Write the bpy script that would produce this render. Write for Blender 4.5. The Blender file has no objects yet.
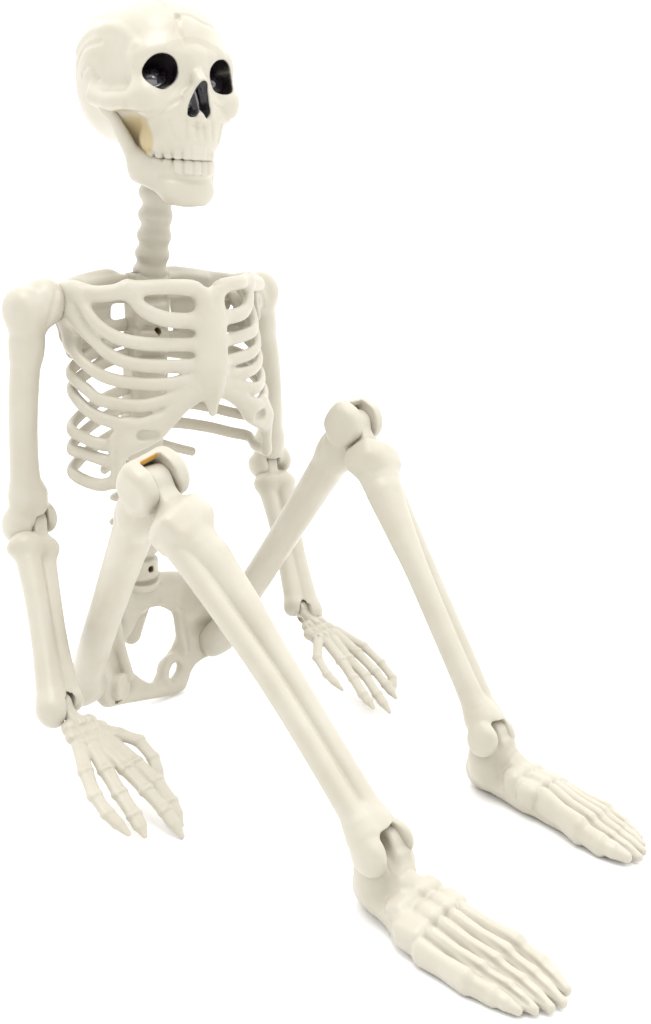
import bpy, math
import numpy as np
from mathutils import Vector

S = bpy.context.scene
COL = S.collection

# ---------------------------------------------------------------- camera
cam_d = bpy.data.cameras.new("camera")
cam_d.sensor_fit = 'VERTICAL'
cam_d.sensor_height = 24.0
cam_d.lens = 1126.4 * 24.0 / 1024.0
cam_d.clip_start = 0.05
cam_d.clip_end = 500.0
cam = bpy.data.objects.new("camera", cam_d)
cam.location = (0.0, -0.8330, 0.3915)
cam.rotation_euler = (math.pi / 2 - 0.25744, 0.0, 0.0)
COL.objects.link(cam)
S.camera = cam

# ---------------------------------------------------------------- world dome and lamps
W = bpy.data.worlds.new("World")
S.world = W
W.use_nodes = True
bg = W.node_tree.nodes["Background"]
bg.inputs[1].default_value = 1.4
wn, wl = W.node_tree.nodes, W.node_tree.links
# dome invented for contrast: white behind and above, dimmed on the camera side
w_tc, w_sep = wn.new("ShaderNodeTexCoord"), wn.new("ShaderNodeSeparateXYZ")
wl.new(w_tc.outputs["Generated"], w_sep.inputs[0])
w_y, w_z, w_add = wn.new("ShaderNodeMapRange"), wn.new("ShaderNodeMapRange"), wn.new("ShaderNodeMath")
w_y.interpolation_type = 'SMOOTHSTEP'
for q, vals in ((w_y, (-0.80, 0.20, 0.26, 1.03)), (w_z, (0.1, 1.0, 0.0, 0.85))):
    for i_, val in enumerate(vals):
        q.inputs[1 + i_].default_value = val
wl.new(w_sep.outputs[1], w_y.inputs[0])
wl.new(w_sep.outputs[2], w_z.inputs[0])
wl.new(w_y.outputs[0], w_add.inputs[0])
wl.new(w_z.outputs[0], w_add.inputs[1])
wl.new(w_add.outputs[0], bg.inputs[0])


def area(name, loc, target, size, power, color=(1, 1, 1)):
    d = bpy.data.lights.new(name, 'AREA')
    d.shape = 'RECTANGLE'
    d.size, d.size_y = size
    d.energy = power
    d.color = color
    o = bpy.data.objects.new(name, d)
    o.location = loc
    o.rotation_euler = (Vector(target) - Vector(loc)).to_track_quat('-Z', 'Y').to_euler()
    COL.objects.link(o)
    return o


area("softbox", (-0.15, -0.45, 1.60), (-0.03, -0.08, 0.25), (0.5, 0.5), 6.5)
area("softbox", (0.9, -0.9, 1.1), (0.0, -0.05, 0.25), (0.35, 0.5), 2.0)

S.view_settings.view_transform = 'Standard'
S.view_settings.look = 'None'
S.view_settings.exposure = 0.0
S.view_settings.gamma = 1.0


# ---------------------------------------------------------------- materials
def mat(name, color, rough, bump=0.0, mottle=0.0, coat=0.0, sss=0.0):
    m = bpy.data.materials.new(name)
    m.use_nodes = True
    nt = m.node_tree
    b = nt.nodes["Principled BSDF"]
    b.inputs["Base Color"].default_value = (*color, 1)
    b.inputs["Roughness"].default_value = rough
    b.inputs["Coat Weight"].default_value = coat
    b.inputs["Coat Roughness"].default_value = 0.12
    if sss:
        b.inputs["Subsurface Weight"].default_value = sss
        b.inputs["Subsurface Radius"].default_value = (1.0, 0.75, 0.5)
        b.inputs["Subsurface Scale"].default_value = 0.004
    if mottle or bump:
        tc = nt.nodes.new("ShaderNodeTexCoord")
    if mottle:
        n = nt.nodes.new("ShaderNodeTexNoise")
        n.inputs["Scale"].default_value = 38.0
        n.inputs["Detail"].default_value = 5.0
        nt.links.new(tc.outputs["Object"], n.inputs["Vector"])
        r = nt.nodes.new("ShaderNodeValToRGB")
        r.color_ramp.elements[0].position = 0.3
        r.color_ramp.elements[1].position = 0.75
        lo = [c * (1 - mottle) * k for c, k in zip(color, (1.0, 0.985, 0.94))]
        hi = [min(1, c * (1 + mottle * .5)) for c in color]
        r.color_ramp.elements[0].color = (*lo, 1)
        r.color_ramp.elements[1].color = (*hi, 1)
        nt.links.new(n.outputs["Fac"], r.inputs["Fac"])
        nt.links.new(r.outputs["Color"], b.inputs["Base Color"])
    if bump:
        n1 = nt.nodes.new("ShaderNodeTexNoise")
        n1.inputs["Scale"].default_value = 60.0
        n1.inputs["Detail"].default_value = 6.0
        nt.links.new(tc.outputs["Object"], n1.inputs["Vector"])
        bp = nt.nodes.new("ShaderNodeBump")
        bp.inputs["Strength"].default_value = bump
        bp.inputs["Distance"].default_value = 0.0012
        nt.links.new(n1.outputs["Fac"], bp.inputs["Height"])
        nt.links.new(bp.outputs["Normal"], b.inputs["Normal"])
    return m


BONE = mat("cream_plastic", (0.490, 0.461, 0.390), 0.37, bump=0.5, mottle=0.05, sss=0.12)
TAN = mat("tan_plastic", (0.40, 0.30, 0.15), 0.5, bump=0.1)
BLACK = mat("gloss_black_paint", (0.006, 0.006, 0.009), 0.16, coat=0.6)
SCREW = mat("brown_screw", (0.20, 0.15, 0.085), 0.4)
AMBER = mat("amber_joint_plastic", (0.60, 0.32, 0.045), 0.45)
WHITE = mat("white_studio_sheet", (0.97, 0.97, 0.97), 0.9)


def painted():
    """the cream plastic with glossy black paint where the mesh attribute 'paint' says so"""
    m = BONE.copy()
    m.name = "painted_plastic"
    nt = m.node_tree
    b = nt.nodes["Principled BSDF"]
    at = nt.nodes.new("ShaderNodeAttribute")
    at.attribute_name = "paint"
    for sock, val in (("Base Color", (.011, .007, .012, 1)), ("Roughness", .12), ("Coat Weight", 1.0)):
        inp = b.inputs[sock]
        if sock == "Base Color":
            mx = nt.nodes.new("ShaderNodeMix")
            mx.data_type = 'RGBA'
            a_, b_, o_ = mx.inputs[6], mx.inputs[7], mx.outputs[2]
        else:
            mx = nt.nodes.new("ShaderNodeMix")
            a_, b_, o_ = mx.inputs[2], mx.inputs[3], mx.outputs[0]
        if inp.is_linked:
            nt.links.new(inp.links[0].from_socket, a_)
        else:
            a_.default_value = inp.default_value
        b_.default_value = val
        nt.links.new(at.outputs["Fac"], mx.inputs[0])
        nt.links.new(o_, inp)
    b.inputs["Coat IOR"].default_value = 1.9
    # tan cheek recess: yellowish plastic with warm shade put into the colour
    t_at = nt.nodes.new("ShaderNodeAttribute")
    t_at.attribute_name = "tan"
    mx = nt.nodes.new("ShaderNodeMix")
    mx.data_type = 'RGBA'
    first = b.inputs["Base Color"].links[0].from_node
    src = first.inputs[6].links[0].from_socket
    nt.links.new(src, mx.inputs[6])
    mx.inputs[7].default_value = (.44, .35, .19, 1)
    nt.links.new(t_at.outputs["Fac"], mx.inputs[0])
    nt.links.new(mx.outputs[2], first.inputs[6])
    b.inputs["Subsurface Weight"].default_value = 0.0
    return m


PAINTED = painted()


# ---------------------------------------------------------------- signed distance sculpting kit (millimetres)
f32 = np.float32


def v3(a):
    return np.asarray(a, dtype=float)


def rotm(rx=0, ry=0, rz=0):
    rx, ry, rz = (math.radians(a) for a in (rx, ry, rz))
    cx, sx, cy, sy, cz, sz = math.cos(rx), math.sin(rx), math.cos(ry), math.sin(ry), math.cos(rz), math.sin(rz)
    X = np.array([[1, 0, 0], [0, cx, -sx], [0, sx, cx]])
    Y = np.array([[cy, 0, sy], [0, 1, 0], [-sy, 0, cy]])
    Z = np.array([[cz, -sz, 0], [sz, cz, 0], [0, 0, 1]])
    return Z @ Y @ X


def loc(P, c, R=None):
    x, y, z = P[0] - f32(c[0]), P[1] - f32(c[1]), P[2] - f32(c[2])
    if R is None:
        return x, y, z
    R = R.astype(f32)
    return (R[0, 0] * x + R[1, 0] * y + R[2, 0] * z, R[0, 1] * x + R[1, 1] * y + R[2, 1] * z,
            R[0, 2] * x + R[1, 2] * y + R[2, 2] * z)


def ell(c, r, rot=None):
    c = v3(c)
    r = v3(r if hasattr(r, '__len__') else (r, r, r))
    R = None if rot is None else rotm(*rot)

    def f(P):
        x, y, z = loc(P, c, R)
        a = np.sqrt((x / f32(r[0])) ** 2 + (y / f32(r[1])) ** 2 + (z / f32(r[2])) ** 2)
        b = np.sqrt((x / f32(r[0] ** 2)) ** 2 + (y / f32(r[1] ** 2)) ** 2 + (z / f32(r[2] ** 2)) ** 2)
        return a * (a - 1) / np.maximum(b, f32(1e-6))
    m = r.max() if rot is not None else r
    return f, c - m, c + m


def cap(a, b, ra, rb=None, sc=None):
    a, b = v3(a), v3(b)
    rb = ra if rb is None else rb
    s = v3(sc if sc is not None else (1, 1, 1))
    ms = s.min()
    A, B = a / s, b / s
    d = B - A
    dd = float(d @ d) + 1e-9

    def f(P):
        x, y, z = P[0] / f32(s[0]) - f32(A[0]), P[1] / f32(s[1]) - f32(A[1]), P[2] / f32(s[2]) - f32(A[2])
        t = np.clip((x * f32(d[0]) + y * f32(d[1]) + z * f32(d[2])) / f32(dd), 0, 1)
        q = np.sqrt((x - t * f32(d[0])) ** 2 + (y - t * f32(d[1])) ** 2 + (z - t * f32(d[2])) ** 2)
        return (q - (f32(ra) + t * f32(rb - ra))) * f32(ms)
    m = max(ra, rb) * s
    return f, np.minimum(a, b) - m, np.maximum(a, b) + m


def tube(pts, rr, sc=None):
    pts = [v3(p) for p in pts]
    rr = list(rr) if hasattr(rr, '__len__') else [rr]
    rr = np.interp(np.linspace(0, 1, len(pts)), np.linspace(0, 1, len(rr)), rr)
    cs = [cap(pts[i], pts[i + 1], rr[i], rr[i + 1], sc) for i in range(len(pts) - 1)]

    def f(P):
        d = cs[0][0](P)
        for c in cs[1:]:
            d = np.minimum(d, c[0](P))
        return d
    return f, np.min([c[1] for c in cs], axis=0), np.max([c[2] for c in cs], axis=0)


def box(c, h, rd=1.0, rot=None):
    c, h = v3(c), v3(h)
    R = None if rot is None else rotm(*rot)

    def f(P):
        x, y, z = loc(P, c, R)
        qx, qy, qz = np.abs(x) - f32(h[0] - rd), np.abs(y) - f32(h[1] - rd), np.abs(z) - f32(h[2] - rd)
        o = np.sqrt(np.maximum(qx, 0) ** 2 + np.maximum(qy, 0) ** 2 + np.maximum(qz, 0) ** 2)
        return o + np.minimum(np.maximum(qx, np.maximum(qy, qz)), 0) - f32(rd)
    m = h if rot is None else np.full(3, np.linalg.norm(h))
    return f, c - m, c + m


def cyl(a, b, r, rd=1.0):
    a, b = v3(a), v3(b)
    c = (a + b) / 2
    ax = b - a
    hl = np.linalg.norm(ax) / 2
    ax = ax / (2 * hl)

    def f(P):
        x, y, z = P[0] - f32(c[0]), P[1] - f32(c[1]), P[2] - f32(c[2])
        t = x * f32(ax[0]) + y * f32(ax[1]) + z * f32(ax[2])
        q = np.sqrt(np.maximum(x * x + y * y + z * z - t * t, 0))
        u, v = q - f32(r - rd), np.abs(t) - f32(hl - rd)
        return np.minimum(np.maximum(u, v), 0) + np.sqrt(np.maximum(u, 0) ** 2 + np.maximum(v, 0) ** 2) - f32(rd)
    m = r * np.sqrt(np.clip(1 - ax ** 2, 0, 1)) + hl * np.abs(ax)
    return f, c - m, c + m


def poly2(pts, x, z):
    d, sg = None, None
    n = len(pts)
    for i in range(n):
        ax_, az = pts[i]
        bx_, bz = pts[(i + 1) % n]
        ex, ez = bx_ - ax_, bz - az
        wx, wz = x - f32(ax_), z - f32(az)
        t = np.clip((wx * f32(ex) + wz * f32(ez)) / f32(ex * ex + ez * ez + 1e-9), 0, 1)
        q = (wx - t * f32(ex)) ** 2 + (wz - t * f32(ez)) ** 2
        cr = ((az > z) != (bz > z)) & (x < f32(ex) * (z - f32(az)) / f32(ez if abs(ez) > 1e-9 else 1e-9) + f32(ax_))
        d = q if d is None else np.minimum(d, q)
        sg = cr if sg is None else sg ^ cr
    return np.where(sg, -1, 1) * np.sqrt(d)


def slab(outer, holes, yf, ht, rd):
    """plate with an outline in x, z and a middle surface y = yf(x, z)"""
    def f(P):
        x, z = P[0] + 0 * P[2], P[2] + 0 * P[0]
        d = poly2(outer, x, z)
        for h in holes:
            d = np.maximum(d, -poly2(h, x, z))
        u, w = d + f32(rd), np.abs(P[1] - yf(x, z)) - f32(ht - rd)
        return np.minimum(np.maximum(u, w), 0) + np.sqrt(np.maximum(u, 0) ** 2 + np.maximum(w, 0) ** 2) - f32(rd)
    o = np.array(outer)
    ys = [float(yf(a, b)) for a, b in outer]
    return f, v3((o[:, 0].min(), min(ys) - ht, o[:, 1].min())), v3((o[:, 0].max(), max(ys) + ht, o[:, 1].max()))


def loop(pts, n=60):
    """closed smooth outline"""
    p = np.array(pts, float)
    k = len(p)
    return spline(np.vstack([p[-2:], p, p[:3]]), n * (k + 4) // k + 1)[int(round(n * (k + 4) // k * 2 / (k + 4))):][:n]


def spline(pts, n=24):
    """Catmull-Rom through pts (any dimension), n samples in all."""
    p = np.array(pts, float)
    p = np.vstack([2 * p[0] - p[1], p, 2 * p[-1] - p[-2]])
    k = len(p) - 3
    out = []
    for t in np.linspace(0, k, n):
        i = min(int(t), k - 1)
        u = t - i
        a, b, c, d = p[i:i + 4]
        out.append(.5 * ((2 * b) + (c - a) * u + (2 * a - 5 * b + 4 * c - d) * u ** 2 + (3 * b - a - 3 * c + d) * u ** 3))
    return np.array(out)


class Vol:
    def __init__(s, lo, hi, h):
        s.lo, s.h = v3(lo), float(h)
        s.n = np.ceil((v3(hi) - s.lo) / h).astype(int) + 1
        s.ax = [(s.lo[i] + h * np.arange(s.n[i])).astype(f32) for i in range(3)]
        s.D = np.full(s.n, 1e3, f32)
        s.L = np.zeros(s.n, np.uint8)
        s.names = ['']

    def lab(s, name):
        if name is None:
            name = ''
        if name not in s.names:
            s.names.append(name)
        return s.names.index(name)

    def _sl(s, prim, pad):
        a = np.clip(np.floor((prim[1] - pad - s.lo) / s.h).astype(int), 0, s.n)
        b = np.clip(np.ceil((prim[2] + pad - s.lo) / s.h).astype(int) + 1, 0, s.n)
        sl = tuple(slice(a[i], b[i]) for i in range(3))
        X = s.ax[0][sl[0]][:, None, None], s.ax[1][sl[1]][None, :, None], s.ax[2][sl[2]][None, None, :]
        return sl, X

    def add(s, prim, k=2.0, lab=None):
        sl, X = s._sl(prim, max(k, 4 * s.h))
        if 0 in [q.stop - q.start for q in sl]:
            return
        d = prim[0](X)
        D = s.D[sl]
        l = s.lab(lab)
        s.L[sl] = np.where(d < D, l, s.L[sl])
        if k > 0:
            hh = np.clip(.5 + .5 * (d - D) / f32(k), 0, 1)
            s.D[sl] = np.where(D > 500, d, d * (1 - hh) + D * hh - f32(k) * hh * (1 - hh))
        else:
            s.D[sl] = np.minimum(D, d)

    def cut(s, prim, k=1.0, lab=None):
        sl, X = s._sl(prim, max(k, 3 * s.h))
        if 0 in [q.stop - q.start for q in sl]:
            return
        d = -prim[0](X)
        D = s.D[sl]
        if lab is not None:
            s.L[sl] = np.where(d > D - f32(.3), s.lab(lab), s.L[sl])
        hh = np.clip(.5 - .5 * (d - D) / f32(k), 0, 1)
        s.D[sl] = np.where(D > 500, D, d * (1 - hh) + D * hh + f32(k) * hh * (1 - hh))

    def samp(s, p):
        q = (p - s.lo) / s.h
        q = np.clip(q, 0, np.array(s.n) - 1.001)
        i = q.astype(int)
        u = q - i
        r = 0
        for dx in (0, 1):
            for dy in (0, 1):
                for dz in (0, 1):
                    w = (u[:, 0] if dx else 1 - u[:, 0]) * (u[:, 1] if dy else 1 - u[:, 1]) * (u[:, 2] if dz else 1 - u[:, 2])
                    r = r + w * s.D[i[:, 0] + dx, i[:, 1] + dy, i[:, 2] + dz]
        return r

    def grad(s, p):
        e = s.h * .75
        g = np.stack([s.samp(p + e * v) - s.samp(p - e * v) for v in np.eye(3)], 1) / (2 * e)
        return g

    def project(s, pts, it=6):
        p = np.array(pts, float)
        for _ in range(it):
            d, g = s.samp(p), s.grad(p)
            p = p - (np.clip(d, -4, 4) / np.maximum((g * g).sum(1), .05))[:, None] * g
        return p

    def engrave(s, pts, r, depth, k=1.0, n=24, raise_=False):
        p = s.project(spline(pts, n))
        g = s.grad(p)
        g /= np.linalg.norm(g, axis=1, keepdims=True) + 1e-9
        if raise_:
            s.add(tube(p - g * (r - depth), r), k)
        else:
            s.cut(tube(p + g * (r - depth), r), k)

    def mesh(s):
        D = s.D
        I = D < 0
        c = [I[a:s.n[0] - 1 + a, b:s.n[1] - 1 + b, e:s.n[2] - 1 + e] for a in (0, 1) for b in (0, 1) for e in (0, 1)]
        cnt = sum(x.astype(np.int8) for x in c)
        cells = np.argwhere((cnt > 0) & (cnt < 8))
        idx = np.full(np.array(s.n) - 1, -1, np.int64)
        idx[tuple(cells.T)] = np.arange(len(cells))
        cor = np.array([(a, b, e) for a in (0, 1) for b in (0, 1) for e in (0, 1)])
        val = np.stack([D[tuple((cells + k).T)] for k in cor], 1)
        acc = np.zeros((len(cells), 3))
        num = np.zeros(len(cells))
        for i in range(8):
            for j in range(i + 1, 8):
                if np.abs(cor[i] - cor[j]).sum() != 1:
                    continue
                a, b = val[:, i], val[:, j]
                m = (a < 0) != (b < 0)
                t = np.where(m, a / np.where(m, a - b, 1), 0)
                acc += np.where(m[:, None], cor[i] + t[:, None] * (cor[j] - cor[i]), 0)
                num += m
        V = s.lo + s.h * (cells + acc / num[:, None])
        F = []
        for ax in range(3):
            u, w = (ax + 1) % 3, (ax + 2) % 3
            a = np.take(I, range(0, s.n[ax] - 1), ax)
            b = np.take(I, range(1, s.n[ax]), ax)
            e = np.argwhere(a != b)
            e = e[(e[:, u] > 0) & (e[:, w] > 0) & (e[:, u] < s.n[u] - 1) & (e[:, w] < s.n[w] - 1)]
            if not len(e):
                continue
            ins = I[tuple(e.T)]
            q = []
            for du, dw in ((1, 1), (0, 1), (0, 0), (1, 0)):
                t = e.copy()
                t[:, u] -= du
                t[:, w] -= dw
                q.append(idx[tuple(t.T)])
            q = np.stack(q, 1)
            q[~ins] = q[~ins][:, ::-1]
            F.append(q)
        F = np.vstack(F)
        F = F[(F >= 0).all(1)]
        for _ in range(2):
            d, g = s.samp(V), s.grad(V)
            st = (d / np.maximum((g * g).sum(1), .2))[:, None] * g
            ln = np.linalg.norm(st, axis=1, keepdims=True)
            V = V - st * np.minimum(1, .6 * s.h / np.maximum(ln, 1e-9))
        g = s.grad(V)
        N = g / (np.linalg.norm(g, axis=1, keepdims=True) + 1e-9)
        q = np.clip(np.round((V - s.lo) / s.h).astype(int), 0, np.array(s.n) - 1)
        return V, F, N, s.L[tuple(q.T)]


# ---------------------------------------------------------------- linking parts
class Frame:
    """local millimetres -> world metres"""

    def __init__(s, o, X, Y, Z):
        s.o, s.M = v3(o), np.stack([v3(X), v3(Y), v3(Z)], 1)

    def p(s, V):
        return s.o + (np.asarray(V, float) @ s.M.T) / 1000.0

    def n(s, N):
        return np.asarray(N, float) @ s.M.T

    @property
    def flip(s):
        return np.linalg.det(s.M) < 0


def unit(a):
    a = v3(a)
    return a / np.linalg.norm(a)


ORIGIN = {}


def link(name, V, F, N, material, parent, org, paint=()):
    """V, N in world space; org = world position of the object's origin"""
    me = bpy.data.meshes.new(name)
    used = np.unique(F)
    mp = np.full(len(V), -1)
    mp[used] = np.arange(len(used))
    v, n, f = V[used] - org, N[used], mp[F]
    me.vertices.add(len(v))
    me.vertices.foreach_set("co", v.astype(f32).ravel())
    me.loops.add(f.size)
    me.loops.foreach_set("vertex_index", f.astype(np.int32).ravel())
    me.polygons.add(len(f))
    me.polygons.foreach_set("loop_start", (np.arange(len(f)) * 4).astype(np.int32))
    me.polygons.foreach_set("use_smooth", np.ones(len(f), bool))
    me.update(calc_edges=True)
    me.validate()
    me.normals_split_custom_set_from_vertices([tuple(x) for x in n])
    for nm, val in paint:
        me.attributes.new(nm, 'FLOAT', 'POINT').data.foreach_set("value", val[used].astype(f32))
    me.materials.append(material)
    o = bpy.data.objects.new(name, me)
    COL.objects.link(o)
    par_o = ORIGIN[parent.name] if parent is not None else np.zeros(3)
    o.parent = parent
    o.location = tuple(v3(org) - par_o)
    ORIGIN[o.name] = v3(org)
    return o


def part(name, vol, fr, parent, material=None, mats={}, paint=None):
    """mesh a volume; faces labelled '' become the part, every other label a child of it"""
    V, F, N, L = vol.mesh()
    pa = []
    for nm, prims, lo, wd in (paint or ()):
        P = tuple(V[:, i].astype(f32) for i in range(3))
        d = np.min([q[0](P) for q in prims], axis=0)
        q = np.clip((lo + wd / 2 - d) / wd, 0, 1)
        pa.append((nm, q * q * (3 - 2 * q)))
    V, N = fr.p(V), fr.n(N)
    if fr.flip:
        F = F[:, ::-1]
    FL = np.sort(L[F], axis=1)[:, 1]
    main = link(name, V, F[FL == 0], N, material or BONE, parent, fr.o, pa)
    kids = {}
    for i, nm in enumerate(vol.names):
        if i == 0 or not (FL == i).any():
            continue
        f = F[FL == i]
        base = nm.split('#')[0]
        kids[nm] = link(base, V, f, N, mats.get(base, BONE), main, V[np.unique(f)].mean(0), pa)
    return main, kids


# ---------------------------------------------------------------- setting
def sheet(name, half, z, material):
    me = bpy.data.meshes.new(name)
    me.from_pydata([(-half, -half, z), (half, -half, z), (half, half, z), (-half, half, z)], [], [(0, 1, 2, 3)])
    me.materials.append(material)
    o = bpy.data.objects.new(name, me)
    COL.objects.link(o)
    return o


floor = sheet("floor", 150.0, 0.0, WHITE)
floor["kind"] = "structure"

# ---------------------------------------------------------------- pose (metres)
J = {'Rsh': (-0.1979, -0.043, 0.3335), 'Lsh': (-0.0565, 0.1173, 0.3304), 'Rel': (-0.2166, -0.0265, 0.1711),
     'Lel': (-0.0508, 0.1689, 0.1746), 'Rwr': (-0.1812, -0.1142, 0.0654), 'Lwr': (-0.0219, 0.088, 0.0624),
     'Rtip': (-0.1053, -0.181, 0.0062), 'Ltip': (0.0466, 0.0112, 0.0074), 'Rhip': (-0.1765, -0.0156, 0.0342),
     'Lhip': (-0.0954, 0.0825, 0.0347), 'Rkn': (-0.1023, -0.1605, 0.2336), 'Lkn': (0.0196, -0.0067, 0.2452),
     'Ran': (0.0331, -0.2667, 0.0459), 'Lan': (0.1141, -0.1268, 0.0454), 'Rheel': (0.0254, -0.2595, 0.0056),
     'Lheel': (0.1043, -0.1188, 0.0064), 'Rtoe': (0.1163, -0.3573, 0.0101), 'Ltoe': (0.1956, -0.2172, 0.0095)}
J = {k: v3(v) for k, v in J.items()}
J['Rhip'], J['Rkn'] = v3((-0.1882, -0.0161, 0.0330)), v3((-0.1050, -0.1605, 0.2335))
J['Lsh'] = J['Lsh'] + (-0.0065, -0.0135, 0.001)
J['Rsh'] = J['Rsh'] + (0.0008, 0.001, 0.0)
J['Lkn'] = J['Lkn'] + (0.002, 0.0, -0.003)
J['Rel'] = J['Rel'] + (-0.003, 0.0, 0.0)
LAT = v3((0.66165, 0.74981, 0.0))        # the figure's own left
FWD = v3((0.74981, -0.66165, 0.0))       # the way its chest faces
UP = v3((0, 0, 1))
FO = v3((-0.13158, 0.03531, 0.0))        # on the floor below the chest
FIG = Frame(FO, LAT, FWD, UP)

root = bpy.data.objects.new("toy_skeleton", None)
root.location = tuple(FO)
COL.objects.link(root)
root["label"] = "cream plastic toy skeleton sitting with bent knees and both hands on the white floor"
root["category"] = "skeleton"
ORIGIN[root.name] = FO


def twist_hinge(za, zb, lat_hint, deg):
    """hinge axis shared by two limb segments, turned a little about the vertical"""
    h = unit(np.cross(za, zb))
    if h @ lat_hint < 0:
        h = -h
    return rot_axis(h, UP, deg)


def hinge_frame(o, zd, hinge, ant):
    z = unit(zd)
    x = unit(hinge - z * (hinge @ z))
    y = np.cross(z, x)
    if y @ ant < 0:
        y = -y
    return Frame(o, x, y, z)


def limb_frame(o, zd, ant, lat_hint):
    z = unit(zd)
    y = unit(ant - z * (ant @ z))
    x = np.cross(y, z)
    if x @ lat_hint < 0:
        x = -x
    return Frame(o, x, y, z)


# ---------------------------------------------------------------- skull and jaw
def rot_axis(v, ax, deg):
    a = math.radians(deg)
    ax = unit(ax)
    return v * math.cos(a) + np.cross(ax, v) * math.sin(a) + ax * (ax @ v) * (1 - math.cos(a))


HEAD_YAW, HEAD_PITCH, HEAD_ROLL = 37.0, -4.0, -0.8
hy = math.radians(HEAD_YAW)
hY = v3((math.sin(hy), -math.cos(hy), 0))
hX = v3((math.cos(hy), math.sin(hy), 0))
hZ = UP.copy()
hY, hZ = rot_axis(hY, hX, -HEAD_PITCH), rot_axis(hZ, hX, -HEAD_PITCH)
hX, hZ = rot_axis(hX, hY, HEAD_ROLL), rot_axis(hZ, hY, HEAD_ROLL)
HEAD = Frame((-0.1212, 0.0305, 0.4634), hX, hY, hZ)
SX = (-1, 1)


def arc(w, y0, y1, t):
    """dental arch: t in -1..1"""
    a = t * 1.25
    return w * math.sin(a) / math.sin(1.25), y0 + (y1 - y0) * (math.cos(a) - math.cos(1.25)) / (1 - math.cos(1.25))


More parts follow.
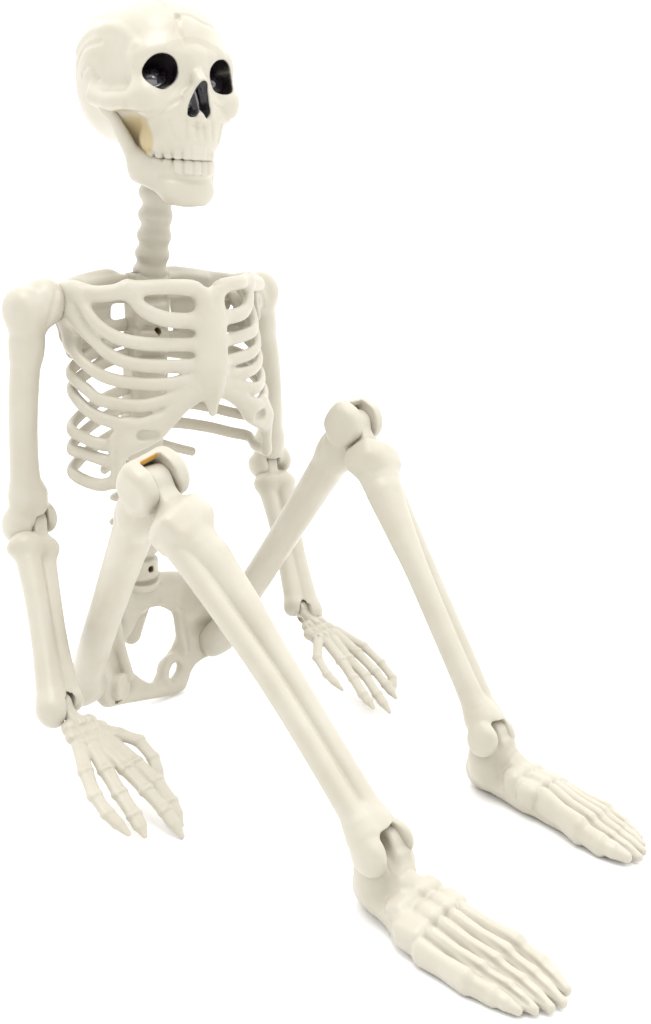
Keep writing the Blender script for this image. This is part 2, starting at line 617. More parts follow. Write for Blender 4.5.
def make_skull():
    v = Vol((-62, -84, -46), (62, 74, 86), .75)
    v.add(ell((0, -14, 30), (50.5, 60, 47)), 0)
    v.add(ell((0, -36, 8), (40, 36, 32)), 14)
    v.add(ell((0, 15, 34), (40, 35, 39)), 16)
    v.add(ell((0, 2, -4), (36, 40, 22)), 12)
    v.add(ell((0, 33, -3), (27, 23.5, 27)), 9)
    for s in SX:
        v.cut(ell((s * 59, 20, 27), (14, 22, 22)), 18)
        v.add(tube([(s * 31, 41, 8), (s * 39, 29, 5), (s * 45, 10, 5), (s * 47, -8, 8)], [8, 6.5, 5.5, 5.5], (1, 1, 1.15)), 7)
        v.add(ell((s * 28, 41, 7), (10, 10, 11)), 9)
        v.add(cap((s * 32.5, 35, 33), (s * 33.5, 38, 12), 3.8, 5.2), 9)
        v.add(tube([(s * 7, 46, 36), (s * 20, 44.5, 38), (s * 28, 40, 36.5), (s * 32, 34, 32)], [4, 3.8, 3.6, 3.6]), 12)
        v.add(ell((s * 13, 44, -6), (12, 10, 16)), 8)
        v.add(ell((s * 16, 18, -10), (14, 24, 20)), 6)
    v.add(tube([(0, 47, 36), (0, 50, 28), (0, 55, 21)], [6, 5.5, 4.6]), 6)
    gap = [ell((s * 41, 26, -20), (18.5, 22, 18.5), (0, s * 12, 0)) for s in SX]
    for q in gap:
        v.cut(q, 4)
    al = [(*arc(22, 28, 52.5, t), -18) for t in np.linspace(-1, 1, 13)]
    v.add(tube(al, 7.0, (1, 1, 1.3)), 8)
    for t in (np.arange(12) - 5.5) / 5.5 * .95:
        x, y = arc(23, 28, 56, t)
        r = 3.7 if abs(t) < .2 else 3.3
        v.add(box((x, y + .3, -25.2), (r - .15, 3.0, 5.9), 2.2, (0, 0, -math.degrees(t * 1.1))), 1.0, 'upper_teeth')
    # openings
    eyes = [ell((s * 22.8, 42, 26), (10.6, 24, 10.8), (0, s * -18, 0)) for s in SX] + [ell((s * 25, 42, 23.5), (10.2, 22, 9.6), (0, s * 25, 0)) for s in SX]
    for i, q in enumerate(eyes):
        v.cut(q, 2.0, 'eye_socket#' + 'ab'[i % 2])
    v.add(tube([(0, 57, 22), (0, 60, 20)], [4.4, 3.4]), 4)
    for s in SX:
        v.add(tube([(s * 5.5, 46, 30), (s * 8, 47, 18), (s * 11, 46, 4)], [4, 5.2, 8]), 4)
    for s in SX:
        v.add(tube(spline([(0, 59, 19), (s * 6.5, 56, 12), (s * 9.5, 54, 4), (s * 6.5, 54.5, -2.5), (0, 57, -2.5)], 12), 3.2), 4)
    half = [(2.6, 19), (5.2, 13), (7.6, 6), (8.6, 1.5), (7.4, -1.8), (4.6, -2.4), (2.2, .2)]
    nose = [slab(loop([(0, 20.5)] + half + [(0, 3.2)] + [(-a, b) for a, b in half[::-1]], 80), [], lambda x, z: 60 + 0 * x, 15, 2)]
    for q in nose:
        v.cut(q, 1.2, 'nose_cavity')
    v.add(ell((0, 33, -29), (19, 19, 4)), 2)
    # bulging floor of each painted socket
    for s in SX:
        v.add(ell((s * 22.5, 28, 20), (10, 9, 8)), 5, 'eye_socket#' + ('a' if s < 0 else 'b'))
    # sutures, temporal lines and wrinkles moulded in the plastic
    v.engrave([(-9, 50, 46), (-11, 48, 56), (-9, 44, 64)], 1.7, .6, 2.2)
    v.engrave([(-9, 44, 64), (-15, 38, 71), (-17, 26, 77)], 1.5, .5, 2)
    v.engrave([(-9, 44, 64), (0, 44, 66), (12, 46, 62), (22, 42, 60)], 1.5, .45, 2)
    for s in SX:
        v.engrave([(s * 38, 34, 42), (s * 44, 14, 54), (s * 48, -12, 54), (s * 46, -36, 40)], 3.0, .45, 4, raise_=True)
        v.engrave([(s * 49, 2, 44), (s * 50, -16, 40), (s * 48, -32, 28)], 1.8, .4, 2)
        v.engrave([(s * 46, -2, 20), (s * 50, -10, 28), (s * 49, -22, 22)], 1.6, .6, 2)
        v.engrave([(s * 12, 54, 8), (s * 22, 49, 2), (s * 32, 44, 1), (s * 40, 28, 3)], 1.5, .7, 1.6)
        v.engrave([(s * 47, -4, 60), (s * 42, -22, 66), (s * 46, -30, 56)], 1.4, .4, 1.8)
        v.engrave([(s * 3, 56, -6), (s * 3, 58, -16)], 1.6, .5, 1.6)
        v.engrave([(s * 10, 53, -4), (s * 10, 56, -16)], 1.6, .6, 1.6)
        v.engrave([(s * 18, 48, -6), (s * 17, 52, -17)], 1.6, .6, 1.6)
    eyes = [ell((s * 22.8, 42, 26), (10.6, 24, 10.8), (0, s * -18, 0)) for s in SX] + [ell((s * 25, 42, 23.5), (10.2, 22, 9.6), (0, s * 25, 0)) for s in SX]
    sock = [ell((s * 22.5, 28, 20), (10, 9, 8)) for s in SX]
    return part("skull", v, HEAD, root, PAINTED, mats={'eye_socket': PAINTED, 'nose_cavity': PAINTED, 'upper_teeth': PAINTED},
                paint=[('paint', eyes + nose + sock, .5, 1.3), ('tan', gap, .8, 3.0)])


skull, skids = make_skull()


def make_jaw():
    v = Vol((-58, -30, -78), (58, 68, 16), .8)
    ts = np.linspace(-1, 1, 21)
    path = []
    for t in ts:
        x, y = arc(26.5, 18, 46, t)
        path.append((x, y, -48 + 11 * max(0, (abs(t) - .35)) / .65))
    v.add(tube(path, [6.0, 5.8, 5.8, 5.8, 6.0], (1, 1, 1.8)), 3)
    v.add(ell((0, 44, -53), (20, 9.5, 10.5)), 8)
    for s in SX:
        v.add(tube([(s * 27.5, 18, -35), (s * 32, 13, -22), (s * 38, 8, -9), (s * 42.5, 4, 0)], [8.5, 7.2, 6.0, 5], (.5, 1, 1)), 4)
        v.add(ell((s * 43, 3, 1), (5.5, 5.5, 6)), 4)
        v.add(ell((s * 26, 22, -37), (5, 9, 9)), 6)
    al = [(*arc(22.5, 25, 48.5, t), -38.5) for t in np.linspace(-1, 1, 13)]
    v.add(tube(al, 5.6, (1, 1, 1.3)), 5)
    for t in (np.arange(11) - 5) / 5 * .98:
        x, y = arc(23, 27, 54.5, t)
        v.add(box((x, y - .2, -36.1), (3.3, 2.9, 5.4), 2.2, (0, 0, -math.degrees(t * 1.1))), 1.0, 'lower_teeth')
    v.engrave([(-20, 42, -43), (-12, 50, -44), (0, 54, -44.5), (12, 50, -44), (20, 42, -43)], 2.2, .9, 2)
    return part("jaw", v, HEAD, root)


jaw, _ = make_jaw()


# ---------------------------------------------------------------- neck and spine
def fig_part(name, v, parent=None, **k):
    org = k.pop('org', (0, 0, 0))
    V, F, N, L = v.mesh()
    return V, F, N, L


def make_neck():
    v = Vol((-26, -40, 334), (28, 44, 448), .8)
    pts = spline([(3, -7, 338), (3, -4, 352), (2, 2, 372), (1, 8, 396), (0, 11, 420), (0, 12, 440)], 9)
    v.add(tube(spline(pts, 20), 10.6), 0)
    for i, p in enumerate(spline([pts[0], pts[4], pts[-1]], 8)):
        r = 13.0 - .3 * i
        v.add(ell(p + (0, 0, 0), (r, r * .95, 6.6), (-8, 0, 0)), 5)
        v.add(ell(p + (0, -9, -2), (4, 9, 4)), 4)
        for s in SX:
            v.add(ell(p + (s * 7.6, -2, 1), (5.2, 6, 4.5)), 4)
    return part("neck", v, FIG, root)


neck, _ = make_neck()


def make_spine():
    v = Vol((-30, -70, 80), (30, 20, 350), 1.0)
    ctl = spline([(0, -31, 96), (0, -30, 120), (0, -26, 160), (0, -21, 200), (1, -15, 250), (2, -10, 300), (3, -6, 346)], 40)
    v.add(tube(ctl, 11.5), 0)
    for i, z in enumerate(np.linspace(111, 340, 12)):
        p = np.array([np.interp(z, ctl[:, 2], ctl[:, k]) for k in range(3)])
        r = 16.5 - .2 * i
        v.add(cyl(p + (0, 0, -8.6), p + (0, 0, 8.6), r, 3), 1.5)
        if z > 215:
            v.add(box(p + (0, -1, 0), (17.5, 8, 10.9), 3), 2)
            continue
        v.add(ell(p + (0, -16, -2), (3.6, 10, 6)), 4)
        for s in SX:
            v.add(ell(p + (s * 16, -8, 0), (8, 4.5, 4)), 4)
    for z in (112, 306):
        p = np.array([np.interp(z, ctl[:, 2], ctl[:, k]) for k in range(3)])
        v.cut(cyl(p + (0, 5.5, 0), p + (0, 30, 0), 2.6, .5), .6, 'screw_hole#%d' % z)
    return part("spine", v, FIG, root, mats={'screw_hole': SCREW})


spine, _ = make_spine()


# ---------------------------------------------------------------- rib cage
def make_cage():
    v = Vol((-112, -40, 184), (112, 80, 366), .95)
    BONY = 2.6
    # breastbone
    v.add(tube([(0, 62, 322), (0, 62.5, 312), (0, 62.5, 298), (0, 62.5, 284), (0, 62, 274)], [15.5, 15.2, 15.5, 16.2, 13.5], (1, .32, 1)), 1.0, 'sternum')
    v.add(tube([(0, 62, 270), (0, 62, 261), (0, 62, 251)], [9.5, 7.5, 4.2], (1, .5, 1)), 2.5, 'sternum')
    ribs = {1: [(-64, 48, 342), (-58, 52, 331), (-48, 56, 324), (-35, 59, 320), (-14, 60, 318)],
            2: [(-86, 24, 338), (-86, 33, 325), (-80, 40, 315), (-69, 47, 308), (-51, 54, 304), (-14, 60, 301)],
            3: [(-88, 12, 329), (-88, 24, 318), (-84, 34, 308), (-78, 41, 299), (-67, 48, 292), (-46, 55, 288), (-14, 60, 286)],
            4: [(-87, 12, 301), (-87, 29, 290), (-79, 40, 282), (-61, 50, 277), (-40, 57, 275), (-15, 60, 276)],
            5: [(-88, 12, 281), (-87, 28, 273), (-82, 37, 266), (-60, 51, 261), (-34, 58, 265), (-15, 60, 269)],
            6: [(-88, 12, 269), (-88, 26, 260), (-82, 37, 253), (-64, 49, 247), (-47, 55, 249), (-35, 58, 257), (-14, 60, 265)],
            7: [(-90, 10, 243), (-89, 22, 239), (-84, 35, 235), (-69, 46, 233)],
            8: [(-91, 10, 229), (-88, 20, 227), (-82, 37, 223), (-74, 43, 221)],
            9: [(-90, 8, 212), (-87, 18, 206.5), (-84, 34, 205), (-76, 42, 208)]}
    rad = {1: 4.6, 2: 4.0, 3: 4.0, 4: 3.8, 5: 3.8, 6: 4.0, 7: 3.7, 8: 3.7, 9: 4.0}
    for s in SX:
        m = lambda pts: [(-s * x, y, z) for x, y, z in pts]
        for k, pts in ribs.items():
            f = {1: .66, 2: .78, 3: .83, 4: .88, 5: .93, 6: .97}.get(k, 1.0) if s > 0 else 1.0
            pts = [(x * (1 - (1 - f) * min(1, (x / 88) ** 2)), y, z) for x, y, z in pts]
            if k >= 3:
                z0 = pts[0][2]
                q = 1.0 if k > 4 else .55
                pts = [(-12, -15, z0 + 20 * q), (-36, -14, z0 + 16 * q), (-60, -8, z0 + 10 * q), (-78, -1, z0 + 4 * q)] + pts
            v.add(tube(spline(m(pts), 40), rad[k], (1, .78, 1.22)), BONY, f'rib#{k}{s}')
        for z, e in ((345, -60), (331, -74)):
            v.add(tube(spline(m([(-13, -12, z), (-36, -13, z), (e, -8, z - 3)]), 12), 3.8), BONY, f'rib#b{z}{s}')
        v.add(tube(spline(m([(-10, -18, 216), (-28, -16, 209), (-45, -13, 203)]), 12), 3.6, (1, .8, 1.1)), 3, f'rib#10{s}')
        v.add(tube(spline(m([(-75, 43, 236), (-76, 43, 222), (-77, 42, 207)]), 8), [5, 4.2, 4.2], (1, .8, 1)), 3, f'costal_margin#{s}')
        # costal margin with its web
        cm = spline(m([(-12, 60, 265), (-25, 59, 257), (-38, 57, 247.5), (-53, 52, 238), (-67, 47, 232), (-75, 43, 226)]), 18)
        v.add(tube(cm, [4.4, 4.0, 4.2, 5, 5.6, 5.6, 4.8], (1, .6, 1.1)), 3, f'costal_margin#{s}')
        v.add(cap((s * 48, 54, 245), (s * 70, 46, 239), 7, 7, (1, .5, 1)), 5, f'costal_margin#{s}')
        v.add(cap((s * 66, 47.5, 246), (s * 74, 44, 236), 5, 6, (1, .5, 1)), 4, f'costal_margin#{s}')
        a = v3((s * 57, 50.5, 238.5))
        v.cut(tube([a + (s * 4.5, 4, 1.5), a + (s * -4.5, 8, .5)], 4.0), 1.6)
        # clavicle with the hub where the first rib leaves it
        h = .80 if s > 0 else 1.0
        cl = spline(m([(-6, 60, 335), (-14, 60, 341), (-34, 58, 343), (-52 * h, 53, 343), (-64 * h, 48, 342), (-73 * (h + .08 * (s > 0)), 42, 340), (-80, 32, 339), (-84, 18, 340)]), 26)
        v.add(tube(cl, [6, 5.6, 5, 5, 5.6, 5.4, 5.6, 7], (1, .85, 1.05)), 4.5, f'clavicle#{s}')
        # shoulder plate
        v.add(tube(spline(m([(-87, 10, 337), (-86, 16, 326), (-82, 26, 314)]), 8), [9.5, 8, 5], (.6, 1.1, 1)), 6, f'scapula#{s}')
        v.add(tube(spline(m([(-88, 6, 334), (-86, 6, 318), (-84, 10, 304)]), 8), [8, 7, 5], (.6, 1.2, 1)), 6, f'scapula#{s}')
        # shoulder blade
        v.add(tube(spline(m([(-86, 10, 339), (-78, -6, 342), (-62, -13, 346), (-38, -16, 349.5), (-26, -16, 349), (-20, -16, 343)]), 14), [6, 4, 3.4, 3.4, 3], (1, .8, 1)), 4, f'scapula#{s}')
        for a, b in [((82, -4, 337), (32, -16, 341)), ((80, -6, 330), (36, -16, 334)), ((78, -8, 319), (37, -16, 322)), ((74, -10, 308), (40, -16, 310)),
                     ((68, -12, 297), (44, -16, 299))]:
            v.add(cap((s * a[0], a[1], a[2]), (s * b[0], b[1], b[2]), 7.5, 7.5, (1, .36, 1)), 3, f'scapula#{s}')
        v.cut(ell((s * 103.5, 2, 333), 16.4), 2)
    return part("rib_cage", v, Frame(FO + LAT * .002, LAT, FWD, UP), root)


cage, _ = make_cage()


# ---------------------------------------------------------------- pelvis
def make_pelvis():
    v = Vol((-86, -62, -2), (96, 24, 114), .9)
    yf = lambda x, z: -30 + (100 - z) * .25 + 10 * (x / 75) ** 2
    outer = loop([(-66, 26), (-62, 16), (-43, 12), (-18, 7), (2, 3), (19, 2.5), (26, 8), (31, 15), (38, 20), (50, 23), (62, 22), (72, 25),
                  (80, 33), (80, 44), (73, 58), (62, 76), (54, 88), (38, 95), (19, 99), (0, 100), (-16, 98), (-27, 93), (-34, 84), (-39, 72),
                  (-46, 60), (-58, 48), (-66, 38)], 120)
    hole = loop([(4, 76), (19, 71.5), (30, 60), (27.5, 49), (21.5, 40), (15, 34.5), (4, 29), (-2, 20), (-9, 16.5), (-21, 25), (-33, 41), (-34, 52), (-21, 62), (-8, 73)], 140)
    obt = loop([(8, 15), (13, 14), (19, 18), (21, 24), (17, 27), (10, 22)], 40)
    v.add(slab(outer, [hole, obt], yf, 4.6, 3.6), 0)
    for c, r in (((40, -9, 76), (13, 9, 17)), ((48, -5, 50), (12, 8, 9)), ((-40, 3, 26), (13, 9, 8)), ((-32, -8, 80), (8, 9, 14))):
        v.cut(ell((c[0], float(yf(c[0], c[2])) + 4.6 + r[1] * .62, c[2]), r), 4)
    # sacrum and its top plate
    v.add(tube([(0, -31, 97), (-1, -33, 84), (-3, -36, 68), (-9, -32, 54)], [16, 14.5, 12.5, 9], (1, .7, 1)), 5, 'sacrum')
    v.add(cyl((0, -31, 95), (0, -30, 101), 17, 2), 1.5, 'sacrum')
    for z in (80, 66):
        v.engrave([(-12, -20, z), (0, -18, z - 1), (12, -20, z)], 2, .6, 2)
    # rims and struts
    v.add(tube(spline([(-37, -17, 80), (-39, -10, 58), (-37, -4, 33)], 8), [4.5, 4.6, 5.0]), 2.5)
    v.add(tube(spline([(30, -18, 64), (28, -13, 48), (26, -8, 34)], 8), [4.5, 4.6, 4.6]), 3)
    v.add(tube(spline([(16, -26, 99), (38, -25, 94), (53, -22, 86), (66, -18, 70)], 10), 4.8), 4)
    v.add(tube(spline([(-60, -4, 19), (-43, -5, 15), (-18, -5, 10), (4, -5, 7), (18, -6, 7)], 12), [4.6, 4, 3.6, 4, 4.6]), 3)
    v.add(tube(spline([(6, -6, 10), (3, -8, 20), (10, -9, 31), (20, -9, 30), (26, -8, 18), (20, -6, 9)], 16), 3.6), 2.5)
    # sockets and pivots
    v.add(ell((66, -14, 37), (9, 10, 10)), 6)
    v.add(ell((52, -12, 30), (7, 7, 6.5)), 5)
    v.add(ell((-60, -10, 33), (11, 11, 14)), 6)
    v.cut(cyl((72, -6, 30), (80, 10, 26), 5.5, 1.5), 2)
    v.add(cyl((-51, -10, 27), (-45, 2, 27), 11.5, 2.5), .8, 'hip_pivot')
    v.cut(cyl((-53, 0, 17.5), (-51, 8, 17.5), 1.9, .4), .6, 'screw_hole')
    return part("pelvis", v, FIG, root, mats={'screw_hole': SCREW})


pelvis, _ = make_pelvis()


# ---------------------------------------------------------------- limbs (local mm: x lateral, y anterior, z towards the far joint)
def vol_upper_arm(L):
    v = Vol((-32, -32, -28), (38, 32, L + 24), .95)
    v.add(ell((-3, 0, 0), (15, 16, 16.5)), 0)
    v.add(ell((15, 0, 4), (12, 14, 15)), 3.5)
    v.add(cap((10, 0, 8), (9.5, 0, 34), 13.5, 11), 9)
    v.add(tube(spline([(10, 0, 30), (11, 1, 70), (9, 1, 105), (4.5, 0, L - 24)], 10), [10.8, 10.6, 10.5, 10.4, 10.3, 10.2, 10.3, 10.5, 11, 11.8]), 6)
    v.add(cap((1, 0, L - 22), (1, 0, L - 10), 11, 12.5, (1.2, 1, 1)), 8)
    v.add(ell((11, 0, L + 1), (9.5, 14, 14)), 4)
    v.add(ell((-13.5, 0, L - 2), (7, 12, 12)), 4)
    v.cut(cyl((-9.5, 0, L), (2.5, 0, L), 15, 1), 1.2)
    v.cut(box((-3.5, 0, L + 12), (6, 20, 13), 1), 1.2)
    v.engrave([(-4, 16, -14), (1, 17, 0), (2, 16, 12)], 2, .9, 2)
    return v


def vol_forearm(L):
    v = Vol((-34, -30, -22), (34, 30, L + 26), .95)
    v.add(tube(spline([(8, 2, 20), (7, 2, 60), (7, 1, 95), (8, 0, L + 2)], 8), [10, 9, 8.5, 8.3, 8.3, 8.6, 9.6, 10.8]), 0)
    v.add(tube(spline([(-7.5, -1, 20), (-6, 0, 60), (-4.5, 0, 95), (-4.5, 0, L - 4)], 8), [9.6, 8.0, 7.4, 7.2, 7.2, 7.4, 8, 8.4]), 1.8)
    v.add(ell((1, 0, 22), (20, 13, 9)), 6)
    v.add(cyl((-8.7, 0, 0), (1.7, 0, 0), 11.5, 2.5), 1)
    v.add(box((-3.5, 0, 12), (5.2, 9.5, 12), 2), 2.5)
    v.add(ell((9, 0, L + 4), (10, 10.5, 13)), 6)
    v.add(ell((-7.5, 0, L - 2), (6.6, 8.4, 8)), 5)
    v.cut(cyl((-5, 0, L), (4, 0, L), 9, .8), .8)
    v.cut(box((-.5, 8, L + 8), (4.5, 16, 9), 1), .8)
    return v


def vol_thigh(L, liner):
    v = Vol((-40, -38, -30), (40, 38, L + 34), 1.0)
    v.add(ell((-5, 0, 2), (12, 13, 14)), 0)
    v.add(ell((5, 0, 6), (12, 13, 17)), 6)
    v.add(tube(spline([(3, 0, 14), (4, 1, 70), (4, 1, 140), (3, 1, L - 30)], 12),
               [13, 12.6, 12.4, 12.3, 12.2, 12.2, 12.2, 12.4, 12.8, 13.2, 13.8, 14.5], (1.05, .95, 1)), 8)
    v.add(cap((2, 0, L - 30), (1, 0, L - 12), 14, 15.5, (1.1, 1, 1)), 8)
    v.add(cyl((6, 0, L), (19, 0, L), 14.8, 5), 5)
    v.add(cyl((-19, 0, L), (-6, 0, L), 14.8, 5), 5)
    v.add(box((0, 5, L + 1), (17.5, 10.2, 13), 6), 6)
    v.cut(cyl((-8.0, -2, L), (8.0, -2, L), 14, .8), 1.0)
    v.cut(box((0, -14, L + 8), (8.0, 23.0, 24), 1), 1.0)
    if liner:
        v.cut(box((0, -11, L + 9), (7.2, 20.4, 22), 1), .2, 'joint_liner')
    v.engrave([(-22, 6, L - 32), (-14, 19, L - 20), (0, 22, L - 18), (14, 19, L - 20), (22, 6, L - 32)], 3, .8, 2)
    return v


def vol_shin(L):
    v = Vol((-40, -36, -26), (40, 36, L + 30), 1.0)
    # tongue into the thigh's fork
    v.add(cyl((-7.6, -1, 0), (7.6, -1, 0), 11.2, 2.0), 0)
    v.add(box((0, -3, 13), (7.6, 10.5, 15), 2.5), 2)
    # tibia and fibula
    v.add(box((1, 1, 32), (18.5, 13.5, 9.5), 5.5, (0, -17, 0)), 5)
    v.add(tube([(1, 1, 33), (0, 1, 48), (-3, 1, 66), (-6, 2, 100), (-6, 2, 128)], [15.5, 14.6, 12.0, 8.6, 4.0], (1.1, .95, 1)), 7)
    v.add(ell((-8, 8, 33), (9.5, 8, 11)), 4)
    v.add(tube(spline([(-4, 3, 60), (-6, 3, 95), (-6, 2, 150), (-5, 1, L - 40), (-3, 0, L - 16)], 12),
               [11.4, 10.2, 9.5, 8.9, 8.6, 8.4, 8.2, 8.1, 8.2, 8.7, 9.8, 11.5]), 5)
    v.add(tube(spline([(11.5, 0, 42), (9.3, 1.5, 95), (7.2, 2.5, 150), (7.4, 1.5, L - 36), (7, 0, L - 14)], 12),
               [8.8, 7.8, 7.2, 6.9, 6.8, 6.8, 6.8, 6.9, 7.1, 7.5, 8.7, 10.5]), 1.0)
    # ankle fork
    v.add(cap((1, 0, L - 16), (1, 0, L - 4), 10.5, 13, (1.1, 1, 1)), 6)
    v.add(ell((12, -1, L - 1), (6.8, 12.2, 11.8)), 4)
    v.add(ell((-12.5, 0, L - 1), (5.5, 11.8, 11.4)), 4)
    v.cut(cyl((-8.8, 2, L + 1), (7.2, 2, L + 1), 13.2, 4), 2.5)
    v.cut(box((-.8, 4, L + 13), (8, 16, 13), 5), 3)
    return v


def vol_hand(rays, fat=1.0):
    v = Vol((-40, -16, -14), (40, 18, 136), .62)
    v.add(cyl((-4.6, 0, 0), (3.6, 0, 0), 7, 1.5), 0)
    v.add(tube([(-.5, 0, 2), (-1, 0, 14), (0, 0, 22)], [5, 5.4, 7], (1, .8, 1)), 2)
    # carpals
    for x, z, r in [(-7, 20, 5.4), (0, 19, 5.4), (7, 21, 5.2), (-10, 28, 5.2), (-3, 28, 5.2), (4, 29, 5.4), (11, 29, 5.2), (-6, 35, 5), (1, 36, 5.2), (8, 36, 5)]:
        v.add(ell((x * 1.05, .4, z), (r * 1.08, 4.6, r * 1.08)), 1.8)
    v.add(cap((-6, -1, 22), (2, -1, 34), 8, 11, (1, .4, 1)), 1.5)
    for nm, pts in rays.items():
        n = len(pts)
        pl = []
        for i, (x, z) in enumerate(pts):
            y = 2.2 * math.sin(math.pi * min(1, i / (n - 1))) + .4
            pl.append((x, y, z))
        thin = fat * (.9 if nm in ('pinky', 'thumb') else 1.0)
        lab = f'finger#{nm}' if nm != 'thumb' else 'thumb'
        for i in range(n - 1):
            a, b = v3(pl[i]), v3(pl[i + 1])
            r0 = (5.6 - .3 * i) * thin
            mid = (a + b) / 2
            rb = (5.6 - .3 * (i + 1)) * thin
            if i == n - 2:
                v.add(tube([a, mid, b], [r0, r0 * .98, 2.0 * thin], (1, .64, 1)), .8, lab)
            else:
                v.add(tube([a, mid, b], [r0, r0 * .92, rb], (1, .64, 1)), .8, lab)
        for i in range(1, n - 1):
            a, d = v3(pl[i]), unit(v3(pl[i + 1]) - v3(pl[i - 1]))
            r = (6.1 - .3 * i) * thin
            v.add(ell(a, (r, r * .70, r * .7)), .8, lab)
            for e in (-2.6, 2.6):
                v.cut(tube([a + (-6, 4.3, 0) + d * e, a + (6, 4.3, 0) + d * e], 1.1), .8)
    for i, (a, b) in enumerate([((-14, 5.6, 24), (12, 5.6, 26)), ((-14, 5.6, 32), (14, 5.6, 33))]):
        v.cut(tube([a, b], 1.6), 1.0)
    for a, b in (((-4, 5.4, 18), (-7, 5.4, 38)), ((4, 5.4, 18), (3, 5.4, 38)), ((9, 5.0, 22), (10, 5.0, 36))):
        v.cut(tube([a, b], 1.3), .9)
    return v


def vol_foot():
    """x medial, y toes, z up; origin on the floor under the ankle"""
    v = Vol((-46, -36, -2), (40, 138, 64), .8)
    # ankle tongue, heel and talus
    v.add(cyl((-6.9, 0, 44.5), (8.3, 0, 44.5), 12.4, 3.0), 0)
    v.add(box((.7, 3, 33), (7.6, 12, 13), 3), 3)
    v.add(cap((0, -1, 25), (-3, 16, 24), 13.5, 12.5, (.95, 1, 1)), 8)
    v.add(ell((-2, -9, 14), (13, 14, 14)), 7)
    v.add(ell((-12, -1, 28), (10, 14, 17)), 6)
    v.add(ell((11, 0, 28), (9, 13, 16)), 6)
    v.add(cap((-3, 6, 13), (-5, 36, 11), 17, 20, (1, 1, .68)), 8)
    # tarsals
    for c, r, w in [((5, 27, 23), (12, 8, 9.5), 8), ((-13, 25, 20), (11, 8, 9), -14), ((12, 42, 20), (7.5, 9.5, 9), 16), ((1, 43, 22), (6.6, 9.5, 9), 4),
                    ((-9.5, 42, 20), (6.4, 9.5, 9), -10), ((-21, 39, 15), (8.5, 12, 9), -22)]:
        v.add(box((c[0], c[1], c[2] - 1.5), r, 6.4, (0, w, 0)), 3.0)
    rays = [((10, 53, 21), (16.5, 86, 13.5), (17, 103, 9.5), (14, 121, 6.5), 6.8), ((0, 54, 23), (4.5, 87, 14.5), (6, 105, 9.5), (5, 125, 5), 5.5),
            ((-9, 53, 21.5), (-6, 87, 13.5), (-4, 104, 9), (-4, 123, 5), 5.4), ((-18, 52, 18.5), (-16, 85, 12), (-13, 102, 8.2), (-12, 118, 4.8), 5.3),
            ((-27, 50, 14.5), (-26, 82, 10), (-22, 98, 7.2), (-19, 112, 4.4), 5.5)]
    # sole under the rays
    v.add(cap((-8, 40, 7), (-5, 94, 3), 21, 18, (1, 1, .30)), 3)
    v.add(cap((-8, 60, 5), (-3, 104, 2.6), 18, 13, (1, 1, .24)), 3)
    v.add(cap((-7, 50, 11), (-5, 84, 7), 16, 16, (1, 1, .34)), 3)
    for i, (a, b, c, d, r) in enumerate(rays):
        a, b, c, d = map(v3, (a, b, c, d))
        m = (a + b) / 2
        lab = f'toe#{i}'
        v.add(tube([a - (0, 0, 5), m - (0, 0, 3.5), b - (0, 0, 2)], [r * 1.0, r * .86, r * .98], (1, 1, 1.55)), .9)
        v.add(ell(b - (0, 0, 1.5), (r * 1.0, r * 1.2, r * 1.25)), 1.4, lab)
        v.add(tube([b - (0, 0, 2), (b + c) / 2 - (0, 0, 1.5), c - (0, 0, 1)], [r * .94, r * .86, r * .92], (1, 1, 1.3)), 1.0, lab)
        v.add(ell(c, (r * 1.0, r * .9, r * .95)), 1.0, lab)
        v.add(tube([c, (c + d) / 2, d], [r * .88, r * .86, r * .55]), 1.0, lab)
        v.cut(tube([b + (-r, 5.2, r * 1.2), b + (r, 5.2, r * 1.2)], 1.6), 1.6)
        v.cut(tube([c + (-r, 4, r * 1.12), c + (r, 4, r * 1.12)], 1.4), 1.4)
    for (a, b, c, d, r), (a2, b2, c2, d2, r2) in zip(rays[:-1], rays[1:]):
        g = [((v3(p) * r2 + v3(q) * r) / (r + r2)) + (0, 0, 4.6 - .5 * i) for i, (p, q) in enumerate(((a, a2), (b, b2), (c, c2), (d, d2)))]
        v.cut(tube(spline(g, 14), [.8, 1.5, 1.7, 1.5, 1.5, 1.6]), 1.6)
    v.cut(box((0, 50, -20), (90, 120, 20.4), .2), 1.0)
    return v


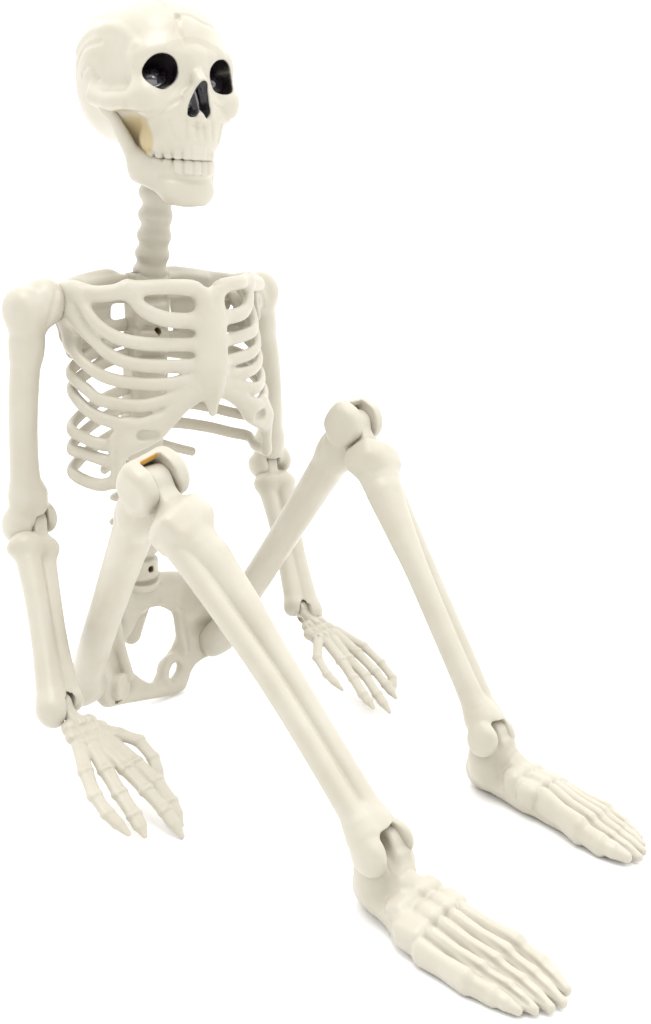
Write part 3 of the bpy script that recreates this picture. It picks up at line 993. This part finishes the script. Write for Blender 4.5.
RAYS = {'R': dict(pinky=[(-10, 34), (-20, 56), (-26, 75), (-26, 90), (-22, 108)], ring=[(-3, 40), (-7, 61), (-10, 81), (-11, 99), (-13, 114)],
                  middle=[(4, 40), (6, 66), (8, 87), (10, 106), (9, 126)], index=[(10, 38), (15, 65), (19, 84), (18, 102), (14, 119)],
                  thumb=[(10, 30), (19, 40), (28, 51), (29, 67), (23, 86)]),
        'L': dict(thumb=[(6, 26), (8, 36), (24, 55), (27, 73), (24, 90)], index=[(2, 36), (5, 65), (8, 85), (11, 102), (11, 116)],
                  middle=[(-6, 37), (-3, 65), (-4, 87), (-1, 107), (0, 125)], ring=[(-12, 36), (-15, 62), (-16, 86), (-16, 101), (-16, 115)],
                  pinky=[(-16, 33), (-26, 58), (-28, 80), (-27, 97), (-19, 109)])}


def make_limbs(sd):
    sg = -1 if sd == 'R' else 1
    lat = LAT * sg
    j = {k[1:]: p for k, p in J.items() if k[0] == sd}
    ln = lambda a, b: np.linalg.norm(j[b] - j[a]) * 1000
    a1, a2 = unit(j['el'] - j['sh']), unit(j['wr'] - j['el'])
    part("upper_arm", vol_upper_arm(ln('sh', 'el')), hinge_frame(j['sh'], a1, twist_hinge(a1, a2, lat, 20 if sd == 'R' else 36), a2), root)
    part("forearm", vol_forearm(ln('el', 'wr')), hinge_frame(j['el'], a2, twist_hinge(a1, a2, lat, 20 if sd == 'R' else 36), -a1), root)
    hz = unit(j['tip'] - j['wr'])
    hx = unit(np.cross(UP, hz))
    if hx @ lat > 0:
        hx = -hx
    hy_ = unit(UP - hz * (UP @ hz))
    part("hand", vol_hand(RAYS[sd], 1.1 if sd == 'R' else .96), Frame(j['wr'], hx, hy_, hz), root)
    t1, t2 = unit(j['kn'] - j['hip']), unit(j['an'] - j['kn'])
    part("thigh", vol_thigh(ln('hip', 'kn'), sd == 'R'), hinge_frame(j['hip'], t1, twist_hinge(t1, t2, lat, 10), -t2), root, mats={'joint_liner': AMBER})
    part("shin", vol_shin(ln('kn', 'an')), hinge_frame(j['kn'], t2, twist_hinge(t1, t2, lat, 10), t1), root)
    fd = j['toe'] - j['heel']
    fd[2] = 0
    fd = unit(fd)
    md = np.cross(UP, fd)
    if md @ lat > 0:
        md = -md
    part("foot", vol_foot(), Frame(j['an'] * (1, 1, 0) + (.002, .009, 0), md * .86, fd * .965, UP), root)


make_limbs('R')
make_limbs('L')
